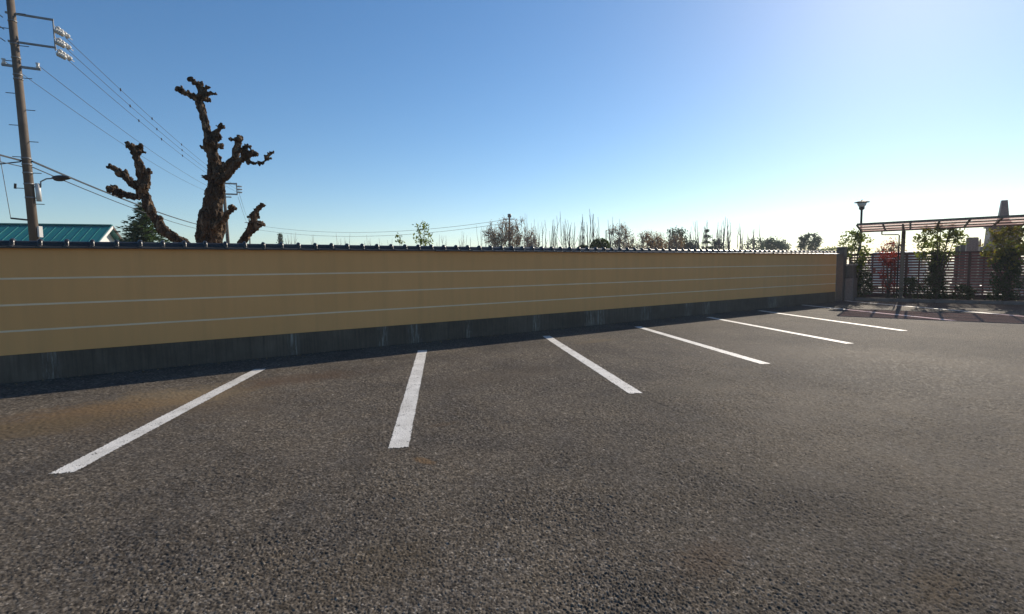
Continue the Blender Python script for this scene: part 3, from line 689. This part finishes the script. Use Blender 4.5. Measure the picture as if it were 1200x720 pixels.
b = MB(); b.tube([q0, ax1(z1) + side * .2], .062, 12); b.build('junction_box', M['white'], p1, True)
b = MB(); b.tube([ax1(z1 - .1) + side * .1, ax1(z1 - .1) + side * .27, ax1(z1 + .06) + side * .28, ax1(zpx1(209)) + side * .42, ax1(zpx1(207.5)) + side * .7], [.02] * 5, 6); lamp_arm = b.build('lamp_arm', M['steel'], p1, True)
b = MB(); hc = ax1(zpx1(207)) + side * .78; b.ball(hc, .17, 12, 8, (1.6, .8, .42)); b.ball(hc - side * .05 - Vector((0, 0, .05)), .12, 10, 6, (1.5, .8, .5)); b.build('lamp_head', M['darkmetal'], p1, True)
b = MB(); q = ax1(zpx1(258.5)); b.tube([q + side * -.05, q - side * .5 + Vector((0, 0, .05))], .025, 6); b.build('hook_arm', M['darkmetal'], p1)
b = MB(); b.box(ax1(zpx1(272)) + side * .17 - line12 * .05, (.05, .12, .32)); b.build('plate', M['white'], p1)
b = MB(); q = ax1(zpx1(222)) - side * .33; b.tube([q, q + Vector((.02, 0, .15))], .03, 6); b.build('clamp', M['darkmetal'], p1)

p2, ax2 = pole('utility_pole', POLE2, PT2, 'slim far utility pole with square bracket beside the pollarded trunk', .17, .11, False, None)
def zpx2(py): return pt(265, py, 45).z
ends2 = []
for py in (215, 227.5): crossarm(p2, ax2(zpx2(py)), side, -.1, 1.02, .12)
for py in (218, 221.5, 225): ends2.append(ax2(zpx2(py)) + side * 1.02)
b = MB(); b.tube([ends2[0] + Vector((0, 0, .3)), ends2[2] - Vector((0, 0, .25))], .05, 6); b.build('end_bar', M['steel'], p2)
for e in ends2:
    b = MB(); b.tube([e, e + side * .2, e + side * .42], [.05, .08, .05], 6); b.build('insulator', M['porcelain'], p2)
crossarm(p2, ax2(zpx2(231)), side, -.45, .55, .09)
low2 = [ax2(zpx2(231)) + side * q + Vector((0, 0, .1)) for q in (-.4, .5)]
p3, ax3 = pole('utility_pole', POLE3, pt(292, 256, 110), 'distant thin utility pole beside the small right limb of the pollarded tree', .17, .12, False, None)
crossarm(p3, ax3(pt(292, 261, 110).z), Vector((1, .2, 0)), -.9, .9, .14); crossarm(p3, ax3(pt(292, 268, 110).z), Vector((1, .2, 0)), -.9, .9, .14)
p4, ax4 = pole('utility_pole', POLE4, pt(597, 251, 78), 'distant utility pole rising through the round bare tree', .17, .13, False, None)
b = MB(); b.tube([ax4(pt(597, 255, 78).z), ax4(pt(597, 251, 78).z)], .28, 8); b.build('transformer', M['darkmetal'], p4, True)
crossarm(p4, ax4(pt(597, 257, 78).z), Vector((1, .2, 0)), -.8, .8, .14)
def wire(a, c, sag, r, label, group='overhead wires', n=20, beads=()):
    b = MB(); a = Vector(a); c = Vector(c); pts = []
    for i in range(n + 1):
        f = i / n; p = a.lerp(c, f); p.z -= 4 * sag * f * (1 - f); pts.append(p)
    b.tube(pts, r, 4)
    for f in beads: p = a.lerp(c, f); p.z -= 4 * sag * f * (1 - f); b.tube([p - Vector((0, 0, .06)), p, p + Vector((0, 0, .06))], [.012, .03, .012], 6)
    return tag(b.build('overhead_wire', M['cable']), label, 'wire', group)
for k, (a, c) in enumerate(zip(ends1, ends2)):
    wire(POLE1 + a + wire_dir * .75, POLE2 + c, .35, .008, ('topmost', 'middle', 'lowest')[k] + ' of three thin high voltage wires strung from the lamp pole insulators', beads=(.14 + .03 * k, .26 + .02 * k, .42, .62))
for a, c in zip(low1, low2): wire(POLE1 + a, POLE2 + c, .5, .008, 'thin low voltage wire running from the crossarm of the lamp pole')
PREV = POLE1 - line12 * 30
za = zpx1(189)
ct = wire(POLE1 + ax1(za) + side * .13, POLE2 + ax2(zpx2(270)) , .35, .03, 'thick black telephone cable running from the lamp pole past the conifer')
wire(POLE1 + ax1(zpx1(196)) + side * .13, POLE2 + ax2(zpx2(274)), .4, .016, 'thin black telephone cable hung under the thick one')
wire(POLE1 + ax1(za) - side * .1, PREV + Vector((0, 0, za + .2)), .5, .028, 'thick black cable leaving the lamp pole over the street side')
wire(POLE1 + ax1(zpx1(196)) - side * .1, PREV + Vector((0, 0, za - .3)), .5, .014, 'thin cable leaving the lamp pole under the thick cable')
wire(POLE1 + ax1(zpx1(190)) - side * .13, POLE1 - side * 9 + Vector((0, -2.5, 3.2)), .25, .018, 'service drop cable slanting down from the lamp pole')
for e in ends1[:3]: wire(POLE1 + e - armdir * 1.1, PREV + e, .4, .012, 'high voltage wire leaving the top of the lamp pole over the street side')
wire(POLE1 + ax1(zpx1(258.5)) - side * .5 + Vector((0, 0, .05)), POLE1 + ax1(zpx1(170)) - side * .62, -.0, .008, 'slack thin line hanging beside the lamp pole')
for py3, py4 in ((263, 257), (268, 261)): wire(pt(293, py3, 110), pt(597, py4, 78), 1.9, .03, 'distant wire sagging low between the two far utility poles')
for py2, py3 in ((222, 262), (231, 268)): wire(pt(279, py2, 45), pt(293, py3, 110), .5, .015, 'wire running from the square bracket pole to the distant thin pole')

# ================================================================ BACKGROUND TREES AND SHRUBS
random.seed(5)
conifer('conifer', gp(171, 25), pt(168, 241, 25).z, 2.25, 'dark green conifer behind the curved left limb of the pollarded tree', M['needle'], None, 24, 26, .30, .3)
leafy('round_tree', gp(330, 90), pt(330, 275, 90).z, .85, 'small far cone shaped evergreen above the wall coping', 'tree', M['needle'], 1500, .3, .3, 3, shape='cone', clump=.3)
leafy('leafy_shrub', gp(495, 19), pt(495, 262.5, 19).z, .38, 'upright green leafy sapling poking above the wall coping', 'shrub', M['leaf'], 420, .12, .45, 7, clump=.13, nclump=34)
leafy('leafy_shrub', gp(467, 19) , pt(466, 276, 19).z, .16, 'little leaning green sprig just above the wall coping', 'shrub', M['leaf'], 90, .11, .7, 3, clump=.08, nclump=8)
bare_tree('bare_tree', gp(600, 52), pt(597, 252, 52).z, 'round bare tree with reddish buds around the distant utility pole', 'bare trees beyond the wall', 5, .5, 4, .16, upb=.05, wide=1.1, seed=3, rw=3.0)
bare_tree('bare_tree', gp(737, 47), pt(735, 262, 47).z, 'spreading bare tree with pale grey twigs beside the clipped hedge dome', 'bare trees beyond the wall', 5, .55, 5, .16, upb=.0, wide=1.5, seed=4, rw=2.9)
bare_tree('bare_tree', gp(775, 50), pt(775, 270, 50).z, 'low bare tree with tan buds between two grey trees', 'bare trees beyond the wall', 5, .55, 6, .13, upb=.0, wide=1.5, seed=8, rw=2.6)
bare_tree('bare_tree', gp(1042, 40), pt(1042, 279, 40).z, 'small bare tree seen over the slat fence above the white van', 'bare trees beyond the wall', 5, .5, 1, .11, upb=.05, wide=1.2, seed=9, rw=1.3)
random.seed(21)
leafy('small_tree', gp(793, 55), pt(793, 271, 55).z, 1.3, 'blue green feathery tree between the tan bare tree and a dark hedge', 'tree', M['needle_b'], 1300, .26, .3, 5, clump=.4, nclump=60)
def hedge(px, Y, top, w, label, mat=None, dome=True):
    t = empty('clipped_hedge', gp(px, Y)); tag(t, label, 'hedge', 'clipped hedges beyond the wall'); h = pt(px, top, Y).z
    cb = MB(); lb = MB()
    cb.ball((0, 0, h * .5), 1, 14, 10, (w * .47, w * .47, h * .46), .03); cb.build('core', M['wood'], t)
    for i in range(5200):
        a = random.uniform(0, 6.283); z = random.uniform(-.6, 1); 
        e = 3.2; rr = (1 - abs(z) ** e) ** (1 / e)
        p = Vector((math.cos(a) * rr * w * .5, math.sin(a) * rr * w * .5, h * .5 + z * h * .5)) + rnd3(.018); lb.leaf(p, .10, .6)
    lb.build('foliage', mat or M['hedge'], t)
hedge(703, 26, 280.5, 1.15, 'rounded clipped green hedge dome above the wall coping')
hedge(684, 26, 288, .75, 'lower dark clipped bush next to the rounded hedge dome', M['leaf_d'])
hedge(808, 50, 282, 2.0, 'flat topped dark clipped hedge below thin bare shoots', M['leaf_d'])
conifer('layered_pine', gp(828, 55), pt(828, 271, 55).z, 1.3, 'dark layered pine beside the flat topped hedge', M['needle_b'], None, 7, 22, .4, .3)
leafy('small_tree', gp(840, 60), pt(840, 283, 60).z, 1.2, 'low rounded blue green tree below the layered pine', 'tree', M['needle_b'], 1400, .26, .3, 5, shape='dome', clump=.35)
leafy('small_tree', gp(884, 62), pt(884, 281, 62).z, 1.3, 'loose dark tree beside the broad crowned tree', 'tree', M['needle_b'], 900, .26, .3, 5, clump=.4)
leafy('broad_tree', gp(905, 70), pt(905, 282, 70).z, 2.4, 'broad umbrella crowned dark tree beyond the wall', 'tree', M['needle_b'], 2400, .3, .62, 7, shape='dome', clump=.4, nclump=110)
for i, (px, Y, top, rr) in enumerate(((940, 60, 278, .6), (946, 61, 275, .65), (953, 60, 275.5, .6), (957, 61, 278, .5))):
    leafy('columnar_evergreen', gp(px, Y), pt(px, top, Y).z, rr, 'blue green columnar evergreen, one of a tight clump', 'tree', M['needle_b'], 900, .26, .15, 4, 'clump of columnar evergreens', 'oval', .25, 50)
leafy('small_tree', gp(975, 55), pt(975, 291, 55).z, 1.1, 'low distant bush near the gate pillar', 'tree', M['leaf'], 900, .22, .3, 4, shape='dome', clump=.3)
leafy('small_tree', gp(965, 75), pt(965, 293, 75).z, 1.6, 'pale far bush between the columnar evergreens and the gate pillar', 'tree', M['leaf'], 900, .25, .3, 4, shape='dome', clump=.3)
# orchard trees with tall upright shoots
def orchard(px, Y, top, n, w, seed):
    random.seed(seed)
    t = empty('orchard_tree', gp(px, Y)); tag(t, 'leafless orchard tree with thin upright shoots ' + ('beside the little cone shaped evergreen' if px < 400 else 'near the little leaning green sprig' if px < 470 else 'between green sapling and round bare tree' if px < 590 else 'beside the round bare tree with the utility pole' if px < 640 else 'around the rounded clipped hedge dome' if px < 740 else 'near the flat topped hedge and layered pine'), 'tree', 'pruned orchard trees')
    h = pt(px, top, Y).z; fz = 1.9
    b = MB(); b.tube([(0, 0, -.05), (.03, 0, .6), (0, .02, 1.1)], [.1, .08, .07], 7); b.build('trunk', M['bark'], t, True)
    b = MB(); shb = MB()
    for i in range(n):
        a = random.uniform(0, 6.283); r = w * random.uniform(.15, 1)
        q = Vector((math.cos(a) * r, math.sin(a) * r * .8, fz + random.uniform(-.3, .3)))
        b.tube([(0, 0, 1.05), q * .55 + Vector((0, 0, .45)), q], [.05, .04, .03], 5)
        top_ = random.uniform(.55, 1.0) ** 1.0 * (h - q.z); ln = max(.4, top_); lean = Vector((random.gauss(0, .05), random.gauss(0, .05), 1))
        pts = [q + lean * ln * f + Vector((random.gauss(0, .03), random.gauss(0, .03), 0)) * (f > 0) for f in (0, .25, .5, .75, 1)]
        shb.tube(pts, [.034, .030, .025, .02, .011], 4, False)
        for j in range(random.randint(1, 4)):
            f = random.uniform(.15, .75); s_ = q + lean * ln * f; dd = Vector((random.gauss(0, .28), random.gauss(0, .28), 1)).normalized(); shb.tube([s_, s_ + dd * ln * random.uniform(.12, .32)], [.017, .009], 3, False)
    b.build('branch', M['bark'], t, True); shb.build('shoots', M['shoot'], t)
for i, (px, Y, top, n) in enumerate(((343, 62, 270, 6), (372, 66, 274, 6), (402, 60, 273, 7), (430, 64, 275, 6), (452, 60, 277, 6), (517, 60, 275, 7), (545, 58, 270, 8), (565, 60, 262, 6), (612, 48, 250, 5), (628, 44, 250, 8),
        (645, 38, 251, 10), (662, 36, 247, 10), (676, 40, 257, 9), (684, 35, 245, 8), (700, 37, 250, 9), (716, 36, 254, 8), (727, 40, 251, 5), (786, 42, 262, 6), (803, 40, 264, 8), (818, 38, 257, 8), (832, 40, 258, 7), (846, 38, 254, 10), (856, 37, 257, 9), (874, 40, 257, 5), (884, 44, 262, 4))):
    orchard(px, Y, top, n, .95, 100 + i)

# ================================================================ PLANTING BY THE FENCE
random.seed(33)
leafy('leafy_shrub', L(-1.55, .12, .1), 2.75, .66, 'tall green leafy shrub under the left end of the shelter roof', 'shrub', M['leaf'], 1500, .125, .12, 12, None, 'vase', .13, 70, .5)
leafy('nandina_shrub', L(-.42, .15, .1), 2.2, .30, 'red leaved shrub beside the shelter post', 'shrub', M['leaf_r'], 1000, .085, .12, 9, None, 'oval', .15, 50)
leafy('leafy_shrub', L(1.05, .15, .1), 2.75, .85, 'wide olive green shrub with open crown between shelter post and gravestones', 'shrub', M['leaf'], 1600, .125, .50, 14, None, 'oval', .13, 75, .55)
leafy('leafy_shrub', L(2.95, .1, .1), 2.6, .78, 'yellow green shrub in front of the stone monument', 'shrub', M['leaf_y'], 1700, .13, .45, 14, None, 'oval', .13, 70, .55)
leafy('dark_bush', L(1.0, .18, .1), 1.75, .5, 'dark dense bush at the foot of the olive green shrub', 'bush', M['leaf_d'], 3000, .09, .0, 8, None, 'cone', .14, 110, .34)
leafy('dark_bush', L(2.95, .15, .1), 1.8, .6, 'dark dense bush at the foot of the yellow green shrub', 'bush', M['leaf_d'], 3200, .09, .0, 8, None, 'dome', .14, 120, .34)
leafy('dark_bush', L(-1.25, .25, .1), 1.1, .42, 'dark low bush at the foot of the tall green shrub', 'bush', M['leaf_d'], 1500, .08, .0, 6, None, 'dome', .12, 60, .3)
leafy('low_bush', L(-2.3, -.05, .1), .62, .42, 'low yellow green bush beside the gate pillar', 'bush', M['leaf_y'], 1100, .07, .0, 6, None, 'dome', .1, 40, .3)
leafy('low_bush', L(.25, .2, .1), .8, .5, 'low mixed green bush by the shelter post', 'bush', M['leaf_d'], 1200, .07, .0, 6, None, 'dome', .1, 40, .3)
leafy('low_bush', L(1.8, .2, .1), .5, .5, 'knee high dark bush below the slat fence', 'bush', M['leaf_d'], 1000, .07, .0, 6, None, 'dome', .1, 40, .3)

# ================================================================ STREET LAMP
lp = L(-1.5, 1.7, .05); lz = 1.5 + (308.8 - 235.5) / 590 * lp.y * 1.0
sl_ = empty('garden_lamp', gp(1007, lp.y, .06)); tag(sl_, 'slim post lamp with flat round hat above the shelter roof', 'street lamp')
H = pt(1009, 236, lp.y).z
b = MB(); b.tube([(0, 0, 0), (0, 0, .5), (0, 0, H - .42)], [.06, .05, .042], 10); b.build('post', M['darkmetal'], sl_, True)
b = MB(); b.lathe([(.045, H - .44), (.10, H - .40), (.11, H - .33), (.10, H - .31)], 14); b.build('collar', M['darkmetal'], sl_, True)
b = MB(); b.lathe([(.10, H - .305), (.16, H - .22), (.18, H - .125)], 16); b.build('globe', M['lampglass'], sl_, True)
b = MB(); b.lathe([(.28, H - .12), (.285, H - .10), (.17, H - .065), (.05, H - .05), (.03, H)], 18); b.build('hat', M['darkmetal'], sl_, True)

# ================================================================ CEMETERY
def stone(px, Y, top, w, label, mat, d=.35, name='gravestone', base=True):
    p = gp(px, Y, .07); t = empty(name, p, PANG + random.uniform(-.04, .04)); tag(t, label, 'gravestone', 'gravestones behind the slat fence'); h = pt(px, top, Y).z - .07
    b = MB(); b.cbox((0, 0, .15), (w * 2.2, d * 2.4, .30), .02); b.build('plinth', M['granite'], t)
    b = MB(); b.cbox((0, 0, .46), (w * 1.55, d * 1.6, .32), .02); b.build('base_stone', M['granite'], t)
    b = MB(); b.cbox((0, 0, .62 + (h - .62) / 2), (w, d, h - .62), .03); b.build('shaft', mat, t)
    return t
stone(1137.5, 24, 278.5, .42, 'tall dark brown gravestone with squared top behind the fence', M['pink_granite'])
stone(1127.5, 26, 285, .25, 'narrow dark gravestone beside the tall brown one', M['granite2'], .25)
stone(1121, 27, 288, .22, 'short dark gravestone next to the olive green shrub', M['granite2'], .22)
stone(1143, 29, 291, .22, 'small pale grey gravestone behind the tall brown one', M['granite'], .22)
stone(1155, 27, 289, .55, 'low wide grey gravestone at the foot of the monument', M['granite'], .3)
for i, (px, top) in enumerate(((1146.5, 283), (1149, 281), (1151.5, 285))):
    b = MB(); p = gp(px, 28, .07); h = pt(px, top, 28).z; b.prism([(-.045, 0), (.045, 0), (.045, h - .2), (.03, h - .14), (.045, h - .1), (0, h), (-.045, h - .1), (-.03, h - .14), (-.045, h - .2)], -.01, .01)
    o = b.build('wooden_stave', M['stave']); o.location = p; o.rotation_euler = (0, random.uniform(-.03, .03), PANG); tag(o, 'thin pale upright wooden stave between gravestone and monument', 'grave stave', 'grave staves')
MY = 27.0
mn = empty('stone_monument', gp(1172, MY, .07), PANG + .1); tag(mn, 'tall stone monument with broad body, sloped shoulders and tapered needle', 'monument')
zs = lambda py: pt(1175, py, MY).z - .07
b = MB(); b.cbox((0, 0, .35), (2.1, 1.7, .7), .03); b.build('plinth', M['granite'], mn)
def frustum(name, w0, w1, z0, z1, mat):
    b = MB(); b.add([(-w0, -w0, z0), (w0, -w0, z0), (w0, w0, z0), (-w0, w0, z0), (-w1, -w1, z1), (w1, -w1, z1), (w1, w1, z1), (-w1, w1, z1)], [(3, 2, 1, 0), (4, 5, 6, 7), (0, 1, 5, 4), (1, 2, 6, 5), (2, 3, 7, 6), (3, 0, 4, 7)]); return b.build(name, mat, mn)
frustum('body', .68, .56, .7, zs(266), M['pink_granite'])
frustum('shoulder', .60, .34, zs(266) , zs(261.5), M['pink_granite'])
frustum('step', .30, .22, zs(261.5), zs(258.5), M['pink_granite'])
b = MB(); b.cbox((0, 0, zs(266)), (1.30, 1.30, .07), .01); b.build('cornice', M['granite'], mn)
frustum('needle', .21, .115, zs(259), zs(235), M['pink_granite'])

# ================================================================ VAN behind the fence
VX, VY = gp(1054, 27).x, 27
van = empty('parked_van', (VX, VY, .07), R(42)); tag(van, 'plain white panel van parked behind the slat fence, only its roof showing above', 'van')
VW, VL, VH = 1.72, 3.9, 2.0
prof = [(-VL / 2, .28), (VL / 2, .28), (VL / 2, .85), (VL / 2 - .12, 1.05), (VL / 2 - .62, VH - .12), (VL / 2 - .95, VH - .02), (0, VH), (-VL / 2 + .15, VH - .04), (-VL / 2, VH - .2)]
b = MB()
npf = len(prof)
for y, k in ((-VW / 2, .93), (-VW / 2 + .07, 1.0), (VW / 2 - .07, 1.0), (VW / 2, .93)):
    b.v += [(x * (.985 if k < 1 else 1), y, .28 + (z - .28) * (.965 if k < 1 else 1)) for x, z in prof]
for r_ in range(3):
    for i in range(npf): b.f.append((r_ * npf + i, r_ * npf + (i + 1) % npf, (r_ + 1) * npf + (i + 1) % npf, (r_ + 1) * npf + i))
b.f += [tuple(range(npf - 1, -1, -1)), tuple(range(3 * npf, 4 * npf))]
b.build('body', M['white'], van)
for y in (-VW / 2 - .004, VW / 2 + .004):
    b = MB(); b.box((.78, y, 1.43), (.84, .012, .55)); b.build('window', M['glass'], van)
b = MB(); b.box((VL / 2 - .36, 0, 1.47), (.02, VW - .25, .75), Matrix.Rotation(-.5, 3, 'Y')); b.build('windscreen', M['glass'], van)
b = MB(); b.box((-VL / 2 - .006, 0, 1.05), (.014, .03, 1.4)); b.build('door_seam', M['darkmetal'], van)
for x in (-1.25, 1.25):
    for y in (-VW / 2 + .08, VW / 2 - .08):
        b = MB(); b.tube([(x, y - .09, .29), (x, y + .09, .29)], .29, 18); wh = b.build('wheel', M['tyre'], van, False)
        b = MB(); b.tube([(x, y - .1, .29), (x, y + .1, .29)], .17, 14); b.build('rim', M['steel'], wh)
for y in (-.6, .6):
    b = MB(); b.box((VL / 2 + .004, y, .75), (.02, .3, .16)); b.build('headlight', M['lampglass'], van)
    b = MB(); b.box((-VL / 2 - .006, y * 1.15, 1.0), (.02, .12, .3)); b.build('tail_light', M['leaf_r'], van)

# ================================================================ HAZE
b = MB(); b.box((0, 0, 7.0), (2600, 2600, 16.4)); hz = b.build('haze', None); stuff(hz)
hm = bpy.data.materials.new('haze'); hm.use_nodes = True; ht = hm.node_tree; ht.nodes.clear()
ho = ht.nodes.new('ShaderNodeOutputMaterial'); hv = ht.nodes.new('ShaderNodeVolumePrincipled')
hv.inputs['Color'].default_value = (.86, .92, 1.0, 1); hv.inputs['Density'].default_value = .00065; hv.inputs['Anisotropy'].default_value = .35
ht.links.new(hv.outputs[0], ho.inputs['Volume']); hz.data.materials.append(hm)
